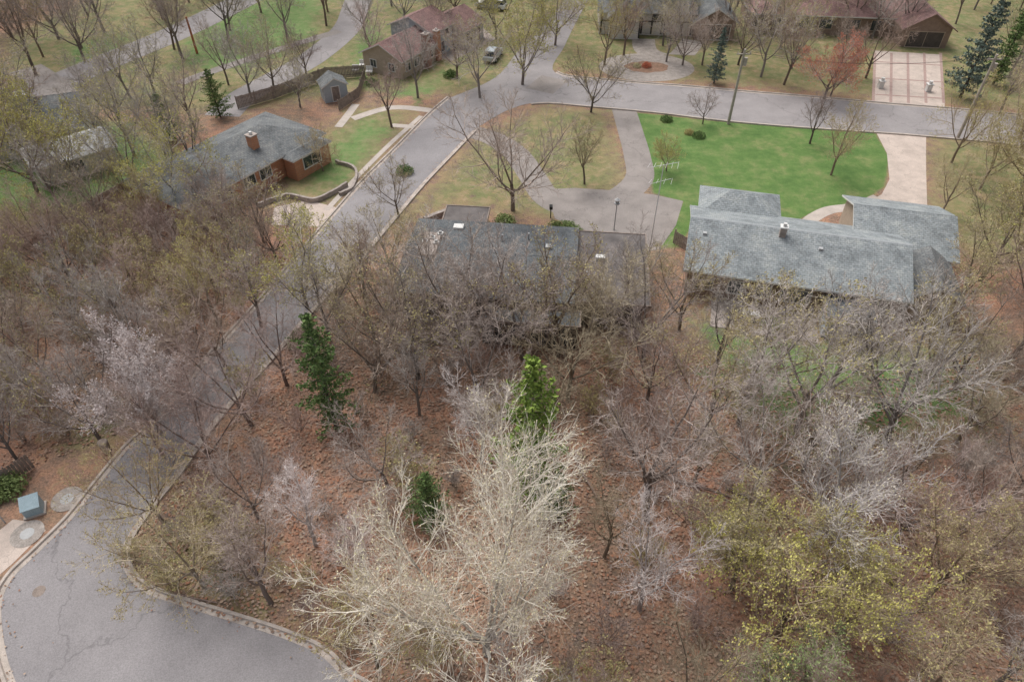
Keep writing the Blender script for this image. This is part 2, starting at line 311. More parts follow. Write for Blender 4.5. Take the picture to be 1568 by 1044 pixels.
# ------------------------------------------------------------------ buildings
footprints=[]
class Bld:
    def __init__(s,name,cx,cy,ang,sc_=1.0):
        s.e=link(bpy.data.objects.new(name,None)); s.e.location=(cx,cy,0); s.e.rotation_euler=(0,0,ang); s.c=(cx,cy,ang); s.e.scale=(sc_,)*3; s.k=sc_
    def add(s,name,V,F,mats,mi=None):
        o=meshobj(name,V,F,mats,mi); o.parent=s.e; return o
    def foot(s,x0,x1,y0,y1,m=1.0):
        cx,cy,a=s.c; ca,sa=math.cos(a)*s.k,math.sin(a)*s.k
        footprints.append([(cx+x*ca-y*sa,cy+x*sa+y*ca) for x,y in ((x0-m,y0-m),(x1+m,y0-m),(x1+m,y1+m),(x0-m,y1+m))])
    def box(s,name,x0,x1,y0,y1,z0,z1,mat):
        V=[(x,y,z) for z in (z0,z1) for x,y in ((x0,y0),(x1,y0),(x1,y1),(x0,y1))]
        F=[(3,2,1,0),(4,5,6,7),(0,1,5,4),(1,2,6,5),(2,3,7,6),(3,0,4,7)]
        return s.add(name,V,F,[M[mat]])
    def gable(s,x0,x1,y0,y1,ze,zr,roof,wall,axis='x',oh=.45,th=.16,trim='trim',ridge=None):
        s.foot(x0,x1,y0,y1); s.box('walls',x0,x1,y0,y1,-.1,ze-.02,wall)
        T=(lambda a,b,z:(a,b,z)) if axis=='x' else (lambda a,b,z:(b,a,z))
        if axis=='x': a0,a1,b0,b1=x0,x1,y0,y1
        else: a0,a1,b0,b1=y0,y1,x0,x1
        c=(b0+b1)/2; hw=(b1-b0)/2; sl=(zr-ze)/hw; zd=ze-sl*oh
        for sg in (-1,1):
            e=c+sg*(hw+oh); pr=[(c,zr+th),(e,zd+th),(e,zd),(c,zr)]
            V=[T(a0-oh,y,z) for y,z in pr]+[T(a1+oh,y,z) for y,z in pr]
            F=[(0,1,5,4),(1,2,6,5),(2,3,7,6),(0,4,7,3),(0,3,2,1),(4,5,6,7)]
            o=s.add('roof_slope',V,F,[M[roof],M[trim]],[0,1,1,1,1,1])
            bm=bmesh.new(); bm.from_mesh(o.data); bmesh.ops.recalc_face_normals(bm,faces=bm.faces); bm.to_mesh(o.data); bm.free()
        V=[]
        for a,k in ((a0+.01,0),(a1-.01,3)):
            V+=[T(a,b0+.02,ze-.02),T(a,b1-.02,ze-.02),T(a,c,zr-.02)]
        s.add('gable_walls',V,[(0,1,2),(5,4,3),(0,3,4,1)],[M[wall]])
        V=[T(a0-oh,c-.12,zr+th+.01-.12*sl),T(a1+oh,c-.12,zr+th+.01-.12*sl),T(a1+oh,c,zr+th+.03),T(a0-oh,c,zr+th+.03),T(a1+oh,c+.12,zr+th+.01-.12*sl),T(a0-oh,c+.12,zr+th+.01-.12*sl)]
        s.add('ridge_cap',V,[(0,1,2,3),(3,2,4,5)],[M[ridge or roof]])
    def hip(s,x0,x1,y0,y1,ze,zr,roof,wall,oh=.5):
        s.foot(x0,x1,y0,y1); s.box('walls',x0,x1,y0,y1,-.1,ze-.02,wall)
        x0-=oh;x1+=oh;y0-=oh;y1+=oh; hw=min(x1-x0,y1-y0)/2
        if x1-x0>=y1-y0: r=[(x0+hw,(y0+y1)/2),(x1-hw-.01,(y0+y1)/2)]
        else: r=[((x0+x1)/2,y0+hw),((x0+x1)/2,y1-hw-.01)]
        V=[(x0,y0,ze),(x1,y0,ze),(x1,y1,ze),(x0,y1,ze)]+[(a,b,zr) for a,b in r]+[(x0,y0,ze-.16),(x1,y0,ze-.16),(x1,y1,ze-.16),(x0,y1,ze-.16)]
        F=[(0,1,5,4),(1,2,5),(2,3,4,5),(3,0,4)] if x1-x0>=y1-y0 else [(0,1,4),(1,2,5,4),(2,3,5),(3,0,4,5)]
        F+=[(6,7,1,0),(7,8,2,1),(8,9,3,2),(9,6,0,3),(9,8,7,6)]
        s.add('hip_roof',V,F,[M[roof],M['trim']],[0]*4+[1]*5)
    def flat(s,x0,x1,y0,y1,z,roof,wall,oh=.5,edge='wood'):
        s.foot(x0,x1,y0,y1); s.box('walls',x0,x1,y0,y1,-.1,z-.2,wall)
        s.box('flat_roof',x0-oh,x1+oh,y0-oh,y1+oh,z-.2,z,roof)
        for k,(a,b_,c,d) in enumerate(((x0-oh-.06,x1+oh+.06,y0-oh-.06,y0-oh+.05),(x0-oh-.06,x1+oh+.06,y1+oh-.05,y1+oh+.06),(x0-oh-.06,x0-oh+.05,y0-oh+.05,y1+oh-.05),(x1+oh-.05,x1+oh+.06,y0-oh+.05,y1+oh-.05))):
            s.box('roof_edge',a,b_,c,d,z-.22,z+.06,edge)
    def win(s,side,pos,z,w,h,wall,frame='trim',glass='glass',nm='window'):
        def bx(n,a0,a1,d0,d1,z0,z1,m):
            if side=='y-': s.box(n,a0,a1,wall-d1,wall-d0,z0,z1,m)
            if side=='y+': s.box(n,a0,a1,wall+d0,wall+d1,z0,z1,m)
            if side=='x-': s.box(n,wall-d1,wall-d0,a0,a1,z0,z1,m)
            if side=='x+': s.box(n,wall+d0,wall+d1,a0,a1,z0,z1,m)
        bx(nm+'_glass',pos-w/2,pos+w/2,-.02,.03,z-h/2,z+h/2,glass)
        t=.09
        bx(nm+'_frame',pos-w/2-t,pos+w/2+t,-.02,.07,z+h/2,z+h/2+t,frame); bx(nm+'_sill',pos-w/2-t,pos+w/2+t,-.02,.1,z-h/2-t,z-h/2,frame)
        bx(nm+'_frame',pos-w/2-t,pos-w/2,-.02,.07,z-h/2,z+h/2,frame); bx(nm+'_frame',pos+w/2,pos+w/2+t,-.02,.07,z-h/2,z+h/2,frame)
        if w>1: bx(nm+'_mullion',pos-.03,pos+.03,.03,.06,z-h/2,z+h/2,frame)
    def chimney(s,x,y,z0,z1,w=.7,mat='brick_red',cap='stone'):
        s.box('chimney',x-w/2,x+w/2,y-w/2,y+w/2,z0,z1,mat); s.box('chimney_cap',x-w/2-.08,x+w/2+.08,y-w/2-.08,y+w/2+.08,z1,z1+.12,cap)
        s.box('flue',x-.13,x+.13,y-.13,y+.13,z1+.12,z1+.4,'trim')
h=Bld('ranch_house',23.9,47.9,math.radians(-14))
h.gable(-8.4,8.4,-4.6,4.8,2.9,4.75,'roof_blue','wall_brown',ridge='ridge_sunlit')
h.hip(-7.6,-1.2,4.4,8.6,2.9,4.2,'roof_blue','wall_tan')
h.gable(5.6,13.2,2.2,10.4,2.75,4.3,'roof_blue','wall_tan','x')
h.gable(9.2,12.6,-3.5,1.6,2.6,3.7,'roof_grey','wall_tan','y')
h.chimney(-1.3,-.6,3.6,5.4,.5,'stone','trim')
for x,w in ((-7,1.5),(-4.4,1.1),(-2.2,1.1),(0.4,2.2),(6.6,1.2)): h.win('y-',x,1.6,w,1.2,-4.6)
h.flat(2.6,6.0,-7.4,-4.7,2.2,'roof_dark','wall_blue',.2)
for x in (3.2,4.3,5.4): h.win('y-',x,1.1,.8,1.2,-7.4)
h.box('patio',-6,2.4,-8.2,-4.65,.0,.06,'stone')
h.box('patio_table',-3.6,-2.2,-7,-6.2,.7,.76,'trim'); h.box('table_leg',-2.95,-2.85,-6.65,-6.55,.06,.7,'metal')
for x in (-7.5,1.8): h.box('roof_vent',x-.15,x+.15,-1.6,-1.3,3.9,4.45,'metal')
h.box('garage_door',7,12,10.4,10.46,0,2.2,'trim')
h=Bld('flat_roof_house',-.2,46.0,math.radians(-6),.96)
h.gable(-8.6,5.2,-4.6,5.2,3.2,3.7,'roof_dark','wall_dark',oh=.6,trim='black')
h.flat(5.9,11.4,-4.0,5.2,3.0,'roof_flat','wall_dark')
h.flat(-6.6,-3.4,5.9,8.6,2.8,'roof_flat','wall_brown')
h.flat(-1.5,6.2,-7.0,-5.4,2.6,'roof_dark','wall_dark',.15)
h.box('skylight',-5.6,-4.7,4.0,4.7,3.25,3.7,'trim')
for x,y in ((-7.6,1.3),(-7.1,1.9),(-6.5,2.6),(-7.9,.3),(-6.6,1.2)):
    h.box('roof_unit',x-.25,x+.25,y-.22,y+.22,3.3,4.0,'trim'); h.box('roof_unit_vent',x-.12,x+.12,y-.12,y+.12,4.0,4.2,'metal')
h.box('roof_hatch',-7.9,-6.4,-.6,2.8,3.3,3.9,'stone')
h.box('roof_vent_box',7.4,8.2,1.2,1.7,3.0,3.38,'trim'); h.box('roof_vent_box',3.0,3.5,1.4,1.9,3.4,4.0,'metal'); h.box('roof_vent_box',6.4,6.7,-1,-.7,3.0,3.4,'metal'); h.box('roof_pipe',-1,-.85,2.4,2.55,3.3,4.3,'metal'); h.box('roof_pipe',1.3,1.45,3.0,3.15,3.3,4.2,'metal')
for x in (-7,-4.6,-3): h.win('y-',x,1.7,1.6,1.5,-4.6,'black')
for x in (-.5,1.3,3.1,4.9): h.win('y-',x,1.3,1.3,1.9,-7.0,'wood')
h.win('y-',8.6,1.6,2.2,1.2,-4.0)
h.box('deck',-7.5,-1.9,-7.5,-4.65,.5,.62,'wood')
for x in (-7.4,-5.6,-3.8,-2.0): h.box('deck_post',x-.06,x+.06,-7.45,-7.33,0,1.5,'wood')
h.box('deck_rail',-7.5,-1.9,-7.48,-7.38,1.5,1.58,'wood')
h=Bld('orange_brick_house',-29.3,65.2,math.radians(57))
h.hip(-9,8.5,-4.2,4.2,2.7,4.3,'roof_grey','brick',.6)
h.hip(3.0,8.0,-6.0,-4.4,2.5,2.9,'roof_grey','brick',.3)
h.chimney(1.5,-2.2,3.3,4.8,.8,'brick')
for x in (-7,-4.5,-1.5,.6,): h.win('y-',x,1.6,1.4,1.1,-4.2)
h.win('y-',5.4,1.5,2.4,1.2,-6.0)
h.win('x+',0,1.6,1.2,1.1,8.5)
h=Bld('tan_maroon_house',-13.6,99.5,math.radians(60),.86)
h.gable(-9,0,-3.8,3.8,2.9,4.7,'roof_maroon','wall_tan')
h.gable(.3,6.2,-3.2,5.2,4.2,6.0,'roof_maroon','wall_blue','x')
h.gable(6.5,13,-5.0,3.2,2.9,4.7,'roof_maroon','wall_white','x')
h.chimney(-3,-4.3,0,5.2,1.0,'brick_red'); h.chimney(.5,-3.9,0,4.6,.9,'brick')
for x in (-7.5,-5.2,-1.4): h.win('y-',x,1.5,1.2,1.1,-3.8)
h.win('x-',-1.8,1.5,1.1,1.1,-9); h.win('x-',1.8,1.5,1.1,1.1,-9)
h.win('y-',2,3.2,1,1,-3.2); h.win('y-',4.4,3.2,1,1,-3.2); h.win('y-',2.6,1.3,1.8,1.6,-3.2)
h.win('y-',9.6,1.15,4.4,2.1,-5.0,'trim','wall_dark','garage_door')
p=GL([(655,78),(735,40),(760,60),(690,95)]); sheet('patio_paving',p,.012,M['stone'])
V=[];F=[]
def bxx(V,F,x0,x1,y0,y1,z0,z1):
    k=len(V); V+=[(x,y,z) for z in (z0,z1) for x,y in ((x0,y0),(x1,y0),(x1,y1),(x0,y1))]
    F+=[tuple(k+i for i in f) for f in ((3,2,1,0),(4,5,6,7),(0,1,5,4),(1,2,6,5),(2,3,7,6),(3,0,4,7))]
for px,py in ((545,112),(556,104),(566,114),(600,116)):
    x,y=G(px,py); bxx(V,F,x-.45,x+.45,y-.4,y+.4,.35,.5); bxx(V,F,x-.45,x+.45,y+.32,y+.42,.5,1.0)
    for a in (-.4,.36):
        for c_ in (-.36,.34): bxx(V,F,x+a,x+a+.05,y+c_,y+c_+.05,0,.35)
meshobj('garden_chairs',V,F,[M['trim']])
h=Bld('tudor_house',21.5,112,math.radians(-4))
h.gable(-8,6,-4,4,3.4,5.4,'roof_grey','wall_white')
h.gable(-6.5,-2,-6,-4.0,3.3,4.9,'roof_grey','wall_white','y')
h.gable(6.2,12,-5.5,3,2.7,4.4,'roof_grey','wall_brown','y')
for x in (-7.7,-1.6,-.1,1.4,2.9,4.4,5.8): h.box('timber',x-.12,x+.12,-4.06,-4.0,.2,3.2,'black')
h.box('timber_rail',-7.8,5.9,-4.09,-4.03,1.9,2.1,'black')
for x in (-6.4,-4.2,-2.1): h.box('timber',x-.1,x+.1,-6.06,-6.0,.2,3.2,'black')
for x in (.6,2.2,3.7): h.win('y-',x,2.7,.9,.8,-4.0,'black')
h.win('y-',9.1,1.15,4.4,2.1,-5.5,'trim','wall_dark','garage_door'); h.chimney(-3,1,4.5,6.4,.9,'brick_red')
h=Bld('maroon_ranch_house',50,113.0,math.radians(-6))
h.hip(-13,8,-5,5,2.9,4.8,'roof_maroon','wall_brown',.7)
h.gable(8,14.5,-9,4,2.8,4.7,'roof_maroon','wall_brown','y',.6,trim='wall_brown')
for x in (-12,-9,-5.5,-2,2,5.5): h.win('y-',x,1.6,1.8,1.4,-5,'wall_tan')
h.win('y-',11.2,1.15,4.8,2.1,-9,'wall_tan','wall_dark','garage_door'); h.chimney(-4,0,4,6.2,1.0,'brick_red')
h=Bld('white_siding_house',-55,73.5,math.radians(20))
h.gable(-6,6,-3.8,3.8,2.8,4.8,'roof_grey','wall_white')
for x in (-4,-1,3): h.win('y-',x,1.5,1.2,1.1,-3.8)
h=Bld('white_roof_outbuilding',-47.5,67.5,math.radians(40))
h.gable(-3.8,3.8,-2.6,2.6,2.3,3.1,'roof_white','wall_white'); h.win('y-',0,1.3,1,1,-2.6)
h=Bld('grey_house',-78,83,math.radians(20)); h.gable(-6,6,-4,4,2.8,4.8,'roof_grey','wall_tan')
h=Bld('garden_shed',*G(513,150),math.radians(25))
h.gable(-1.5,1.5,-1.2,1.2,2.0,2.9,'roof_grey','wall_blue','y',.2); h.win('y-',0,1.0,.9,1.8,-1.2,'trim','wood','door')
for nm,x,y,a,r,w in (('background_house',-44,140,.3,'roof_grey','wall_tan'),('background_house',5,145,0,'roof_grey','wall_white'),('background_house',80,140,-.1,'roof_maroon','wall_tan')):
    h=Bld(nm,x,y,a); h.gable(-8,8,-4.5,4.5,2.9,5,r,w)
    for q in (-5,-2,3,6): h.win('y-',q,1.6,1.4,1.2,-4.5)
# ------------------------------------------------------------------ small things
def cyl(V,F,p0,p1,r0,r1,n=8):
    p0=Vector(p0);p1=Vector(p1); d=(p1-p0).normalized(); a=d.orthogonal().normalized(); b_=d.cross(a); k=len(V)
    for p,r in ((p0,r0),(p1,r1)):
        for i in range(n):
            t=2*math.pi*i/n; V.append(tuple(p+a*(r*math.cos(t))+b_*(r*math.sin(t))))
    for i in range(n): F.append((k+i,k+(i+1)%n,k+n+(i+1)%n,k+n+i))
    F.append(tuple(k+n+i for i in range(n)))
def upole(px,py,hh,mat='pole',arm=True,lamp=False):
    x,y=G(px,py); V=[];F=[]; cyl(V,F,(x,y,-.1),(x,y,hh),.19,.13)
    if arm:
        bxx(V,F,x-.8,x+.8,y-.06,y+.06,hh-.6,hh-.48)
        for q in (-.7,.7): cyl(V,F,(x+q,y,hh-.48),(x+q,y,hh-.25),.05,.05,6)
        cyl(V,F,(x+.32,y,hh-1.8),(x+.32,y,hh-.95),.22,.22,10)
    return meshobj('utility_pole',V,F,[M[mat]]),(x,y,hh)
_,a1=upole(1115,190,8.8); _,a2=upole(1466,212,9.6); upole(302,82,5.0,'rust',False); _,a3=upole(1690,225,9.0)
V=[];F=[]; a4=(*G(700,60),8.5)
for A,B in ((a4,a1),(a1,a2),(a2,a3)):
    for q in (-.7,.7):
        pr=None
        for i in range(13):
            t=i/12; p=Vector((A[0]+q,A[1],A[2]-.3)).lerp(Vector((B[0]+q,B[1],B[2]-.3)),t); p.z-=1.0*4*t*(1-t)
            if pr: cyl(V,F,pr,p,.012,.012,4)
            pr=p
meshobj('overhead_wires',V,F,[M['black']])
for px,py in ((1347,135),(1420,140)):
    x,y=G(px,py); V=[];F=[]; bxx(V,F,x-.3,x+.3,y-.3,y+.3,0,.9); bxx(V,F,x-.38,x+.38,y-.38,y+.38,.9,1.0); cyl(V,F,(x,y,1.0),(x,y,1.35),.2,.24,10); meshobj('gate_pillar',V,F,[M['trim']])
x,y=G(940,352); V=[];F=[]; cyl(V,F,(x,y,0),(x,y,2.9),.06,.045); cyl(V,F,(x,y,2.9),(x,y,2.98),.28,.28,10); cyl(V,F,(x,y,2.98),(x,y,3.3),.16,.24,10); cyl(V,F,(x,y,3.3),(x,y,3.5),.28,.03,10)
meshobj('lamp_post',V,F,[M['metal']])
x,y=G(843,334); V=[];F=[]; cyl(V,F,(x,y,0),(x,y,1.1),.05,.05); bxx(V,F,x-.15,x+.15,y-.25,y+.25,1.1,1.4); meshobj('mailbox',V,F,[M['black']])
x,y=G(993,392); V=[];F=[]; cyl(V,F,(x,y,0),(x,y,9.2),.05,.035)
for z,l,n,e in ((9.1,1.2,6,.3),(7.6,.9,4,.25)):
    cyl(V,F,(x-l,y-.3,z),(x+l,y+.3,z+.15),.022,.022,5)
    for i in range(n):
        q=-l+2*l*i/(n-1); w_=e+.3*i/n; cyl(V,F,(x+q-.15,y-w_,z+.05),(x+q+.15,y+w_,z+.1),.015,.015,4)
meshobj('tv_antenna_mast',V,F,[M['trim']])
x,y=G(55,782); V=[];F=[]; bxx(V,F,-.62,.62,-.5,.5,0,.12)
k=len(V); V+=[(-.5,-.42,.12),(.5,-.42,.12),(.5,.42,.12),(-.5,.42,.12),(-.5,-.42,.75),(.5,-.42,.75),(.5,.42,1.05),(-.5,.42,1.05)]
F+=[tuple(k+i for i in f) for f in ((4,5,6,7),(0,1,5,4),(1,2,6,5),(2,3,7,6),(3,0,4,7))]
k=len(V); V+=[(-.54,-.47,.74),(.54,-.47,.74),(.54,.46,1.09),(-.54,.46,1.09),(-.54,-.47,.79),(.54,-.47,.79),(.54,.46,1.14),(-.54,.46,1.14)]
F+=[tuple(k+i for i in f) for f in ((3,2,1,0),(4,5,6,7),(0,1,5,4),(1,2,6,5),(2,3,7,6),(3,0,4,7))]
bxx(V,F,-.02,.02,-.44,-.42,.2,.7)
o=meshobj('utility_cabinet',V,F,[M['concrete'],M['box']],[0]*6+[1]*(len(F)-6)); o.location=(x,y,0); o.rotation_euler=(0,0,math.radians(25))
x,y=G(165,690); V=[];F=[]; cyl(V,F,(x,y,0),(x,y,.9),.26,.32,12); cyl(V,F,(x,y,.9),(x,y,.98),.35,.3,12); meshobj('litter_bin',V,F,[M['wood']])
x,y=G(8,800); V=[];F=[]; cyl(V,F,(x,y,0),(x,y,2.2),.04,.04); bxx(V,F,x-.3,x+.3,y-.06,y-.04,1.7,2.2); meshobj('street_sign',V,F,[M['metal']])
def fence(name,pts,hh=1.6,mat='fence'):
    L=GL(pts); V=[];F=[]
    for (x1,y1),(x2,y2) in zip(L,L[1:]):
        d=Vector((x2-x1,y2-y1)); n=max(1,int(d.length/.2)); d2=d.normalized(); nn=Vector((-d2.y,d2.x))
        def bar(s0,s1,o0,o1,z0,z1):
            k=len(V)
            for z in (z0,z1):
                for s_,o_ in ((s0,o0),(s1,o0),(s1,o1),(s0,o1)): V.append((x1+d2.x*s_+nn.x*o_,y1+d2.y*s_+nn.y*o_,z))
            F.extend([tuple(k+i for i in f) for f in ((4,5,6,7),(0,1,5,4),(1,2,6,5),(2,3,7,6),(3,0,4,7))])
        for i in range(n):
            s0=d.length*i/n; bar(s0,s0+d.length/n*.86,-.012,.012,.05,hh+random.uniform(-.03,.03))
        for i in range(0,n,12): s0=d.length*i/n; bar(s0,s0+.1,.014,.12,0,hh+.12)
        bar(0,d.length,.014,.05,.4,.5); bar(0,d.length,.014,.05,hh-.35,hh-.25)
    return meshobj(name,V,F,[M[mat]])
fence('wooden_fence',[(-60,450),(20,395),(95,362),(160,325),(215,292)],1.8)
fence('wooden_fence',[(365,168),(420,152),(500,122),(560,118)],1.6,'wood')
fence('wooden_fence',[(520,170),(550,150),(560,118)],1.3,'wood')
fence('wooden_fence',[(-20,742),(20,738),(55,715)],1.4,'wood')
fence('wooden_fence',[(1030,372),(1062,392)],1.4,'wood')
def swall(pts,hh=.6,w=.4):
    line=cat(GL(pts),5); a=offs(line,w/2); b_=offs(line,-w/2); n=len(line); V=[];F=[]
    for i in range(n):
        j=random.uniform(-.05,.05); V+=[(*a[i],0),(*a[i],hh+j),(*b_[i],hh+j),(*b_[i],0)]
    for i in range(n-1):
        for k in range(3): F.append((i*4+k,(i+1)*4+k,(i+1)*4+k+1,i*4+k+1))
    meshobj('stone_retaining_wall',V,F,[M['stone']])
swall([(395,318),(440,303),(480,310),(510,298),(532,285)],.5,.25); swall([(515,250),(545,262),(540,290),(520,300)],.4,.25); swall([(700,322),(650,340)],.5)
def car(px,py,ang,mat,L=4.5,suv=True):
    x,y=G(px,py); e=link(bpy.data.objects.new('parked_car',None)); e.location=(x,y,.03); e.rotation_euler=(0,0,ang)
    w=.9; prof=[(-L/2,.35),(-L/2,.85),(-L/2+.15,1.0),(L/2-1.15,1.0),(L/2-.15,.85),(L/2,.6),(L/2,.35)]
    roof=[(-L/2+.12,1.0),(-L/2+.4,1.6 if suv else 1.42),(L/2-2.2,1.62 if suv else 1.42),(L/2-1.25,1.0)]
    def ext(nm,pr,w0,w1,m,zt=None):
        n=len(pr); z0=min(p[1] for p in pr); z1=max(p[1] for p in pr); V=[]
        for s in (-1,1):
            for a,z in pr: V.append((a,s*(w0+(w1-w0)*(z-z0)/(z1-z0)),z))
        F=[tuple(range(n)),tuple(range(2*n-1,n-1,-1))]+[(i,i+n,(i+1)%n+n,(i+1)%n) for i in range(n)]
        o=meshobj(nm,V,F,[m]); bm=bmesh.new(); bm.from_mesh(o.data); bmesh.ops.recalc_face_normals(bm,faces=bm.faces); bm.to_mesh(o.data); bm.free()
        md=o.modifiers.new('b','BEVEL'); md.width=.06; md.segments=2; o.parent=e
    ext('body',prof,w,w-.04,M[mat]); ext('cabin_glass',roof,w-.06,w-.22,M['glass'])
    ext('roof_panel',[(roof[1][0]-.02,roof[1][1]-.03),(roof[1][0]+.03,roof[1][1]+.05),(roof[2][0]-.05,roof[2][1]+.05),(roof[2][0]+.06,roof[2][1]-.03)],w-.2,w-.24,M[mat])
    for sx in (-L/2+.8,L/2-.85):
        for sy in (-1,1):
            V=[];F=[]; cyl(V,F,(sx,sy*(w-.2),.33),(sx,sy*(w+.02),.33),.33,.33,14); o=meshobj('wheel',V,F,[M['tyre']]); o.parent=e
            V=[];F=[]; cyl(V,F,(sx,sy*(w+.0),.33),(sx,sy*(w+.04),.33),.18,.16,10); o=meshobj('hub',V,F,[M['metal']]); o.parent=e
    V=[];F=[]; bxx(V,F,L/2-.05,L/2+.02,-.75,-.45,.62,.78); bxx(V,F,L/2-.05,L/2+.02,.45,.75,.62,.78); o=meshobj('headlights',V,F,[M['trim']]); o.parent=e
car(755,90,math.radians(75),'car_silver'); car(752,14,math.radians(160),'car_white',5.2); car(15,158,math.radians(30),'car_white')
# ------------------------------------------------------------------ tree prototypes
class TB:
    def __init__(s,seed): s.V=[];s.F=[];s.M=[];s.r=random.Random(seed)
    def tube(s,p,d,L,r0,r1,ns,sides,wan,up,mi):
        R=s.r; pts=[]; p=p.copy(); d=d.copy(); k0=len(s.V); V=s.V
        for i in range(ns+1):
            t=i/ns; r=r0+(r1-r0)*t
            a=d.orthogonal().normalized(); b_=d.cross(a)
            for j in range(sides):
                q=6.2832*j/sides; c,sn=math.cos(q)*r,math.sin(q)*r
                V.append((p.x+a.x*c+b_.x*sn,p.y+a.y*c+b_.y*sn,p.z+a.z*c+b_.z*sn))
            pts.append((p.copy(),d.copy(),r))
            if i<ns:
                d=(d+Vector((R.gauss(0,wan),R.gauss(0,wan),R.gauss(0,wan)+up))).normalized(); p=p+d*(L/ns)
        for i in range(ns):
            k=k0+i*sides
            for j in range(sides):
                j2=(j+1)%sides; s.F.append((k+j,k+j2,k+sides+j2,k+sides+j)); s.M.append(mi)
        return pts
    def twig(s,p,d,L,r):
        R=s.r; a=d.orthogonal().normalized(); b_=d.cross(a); q=R.random()*6.28; w=(a*math.cos(q)+b_*math.sin(q))*(r*1.3)
        m=p+d*(L*.5)+b_*(R.gauss(0,.06)*L); e=p+d*L+a*(R.gauss(0,.1)*L); k=len(s.V)
        for v in (p-w,p+w,m-w*.75,m+w*.75,e-w*.3,e+w*.3): s.V.append((v.x,v.y,v.z))
        s.F.append((k,k+1,k+3,k+2)); s.F.append((k+2,k+3,k+5,k+4)); s.M+= [1,1]
        return [(p,d,r),(e,d,r)]
    def leaf(s,p,sz,mi=2):
        R=s.r; n=Vector((R.gauss(0,1),R.gauss(0,1),R.gauss(0,1))).normalized(); a=n.orthogonal().normalized(); b_=n.cross(a)
        k=len(s.V); a*=sz; b_*=sz*.6
        for q in (p-a,p-b_,p+a,p+b_): s.V.append((q.x,q.y,q.z))
        s.F.append((k,k+1,k+2,k+3)); s.M.append(mi)
    def child(s,d,ang,az,up):
        a=d.orthogonal().normalized(); b_=d.cross(a); s1=a*math.cos(az)+b_*math.sin(az)
        c=d*math.cos(ang)+s1*math.sin(ang); c.z+=up; return c.normalized()
    def mesh(s,name):
        me=bpy.data.meshes.new(name); me.from_pydata(s.V,[],s.F)
        for m in (W['grey'][0],W['grey'][1],LF['yellow']): me.materials.append(m)
        me.polygons.foreach_set('material_index',s.M); me.update(); return me
def make_tree(seed,H=12,trunk=.3,nlead=5,spread=42,buds=0,budsz=.09,n2=8,n3=7,n4=8,tw=1.0,up1=.10,multi=False,droop=0,asc=0):
    T=TB(seed); R=T.r
    def rec(p,d,L,r,lev,az0):
        spec=[None,(7,5,.09,up1,n2,48,.46,.2),(5,4,.13,.06+asc,n3,46-asc*100,.5,.15),(3,3,.17,.05-droop+asc,n4,44-asc*100,.55,.1),(1,3,.22,.03-droop,0,0,0,0)][lev]
        ns,sides,wan,up,nc,ang,ratio,st=spec
        if lev==4:
            pts=T.twig(p,d,L,r)
            if buds:
                for _ in range(buds):
                    if R.random()<.8:
                        q=pts[-1][0].lerp(pts[0][0],R.random()*.8); T.leaf(q,budsz*R.uniform(.6,1.3))
            return
        pts=T.tube(p,d,L,r,r*(.28 if lev<3 else .4),ns,sides,wan,up,0 if lev<2 else 1)
        az=az0
        for i in range(nc+1):
            if i==nc: t=1.0; a=R.uniform(.05,.3); f=.55
            else: t=st+(1-st)*(i+R.random()*.8)/nc; a=math.radians(ang+R.gauss(0,12)); f=1.15-.55*t
            x=t*ns; k=min(int(x),ns-1); q=pts[k][0].lerp(pts[k+1][0],x-k); dd=pts[k][1]; rr=pts[k][2]
            az+=2.4+R.gauss(0,.4)
            Lc=L*ratio*f*R.uniform(.75,1.25)
            rc={1:.042,2:.018,3:.0095*tw}[lev]; rc=min(rc*R.uniform(.8,1.3),rr*.85) if lev<3 else rc*R.uniform(.8,1.2)
            rec(q,T.child(dd,a,az,.12),Lc,rc,lev+1,az)
    if not multi:
        tp=T.tube(Vector((0,0,-.2)),Vector((0,0,1)),H*trunk+.2,.22*H/12,.16*H/12,5,8,.05,.05,0)
        az=R.random()*6
        for i in range(nlead):
            t=.55+.45*(i+.5)/nlead if i<nlead-1 else 1.0; x=t*5; k=min(int(x),4); q=tp[k][0].lerp(tp[k+1][0],x-k)
            az+=2.4+R.gauss(0,.3); a=math.radians(spread*(1 if i<nlead-1 else .25)+R.gauss(0,7))
            rec(q,T.child(tp[k][1],a,az,0),H*(1-trunk)*R.uniform(.72,.98)*(1 if i<nlead-1 else 1.0),.10*H/12,1,az)
    else:
        az=R.random()*6
        for i in range(nlead):
            az+=2.4; a=math.radians(R.uniform(5,spread)); rec(Vector((math.cos(az)*.2,math.sin(az)*.2,-.1)),T.child(Vector((0,0,1)),a,az,.1),H*R.uniform(.65,1),.08*H/12,1,az)
    return T
BARE=[make_tree(s,12,tr,nl,sp,n2=8,n3=8,n4=8).mesh('bare_tree_mesh') for s,tr,nl,sp in ((1,.3,5,42),(2,.38,5,36),(3,.25,6,48),(4,.40,5,34),(5,.3,6,46),(6,.34,4,40),(7,.22,6,50))]
BUD=[make_tree(s,12,tr,nl,sp,1,.075,8,7,8).mesh('budding_tree_mesh') for s,tr,nl,sp in ((11,.3,5,42),(12,.36,5,38),(13,.26,6,48),(14,.33,5,44))]
BUDD=[make_tree(s,12,tr,nl,sp,3,.075,8,8,7).mesh('leafing_tree_mesh') for s,tr,nl,sp in ((61,.25,6,48),(62,.22,6,44))]
SHR=[make_tree(s,4.2,0,8,38,0,.08,6,6,5,.9,.06,True).mesh('thicket_mesh') for s in (21,22,23)]
SHB=[make_tree(s,4.2,0,8,38,1,.07,6,5,5,.9,.06,True).mesh('budding_thicket_mesh') for s in (24,25)]
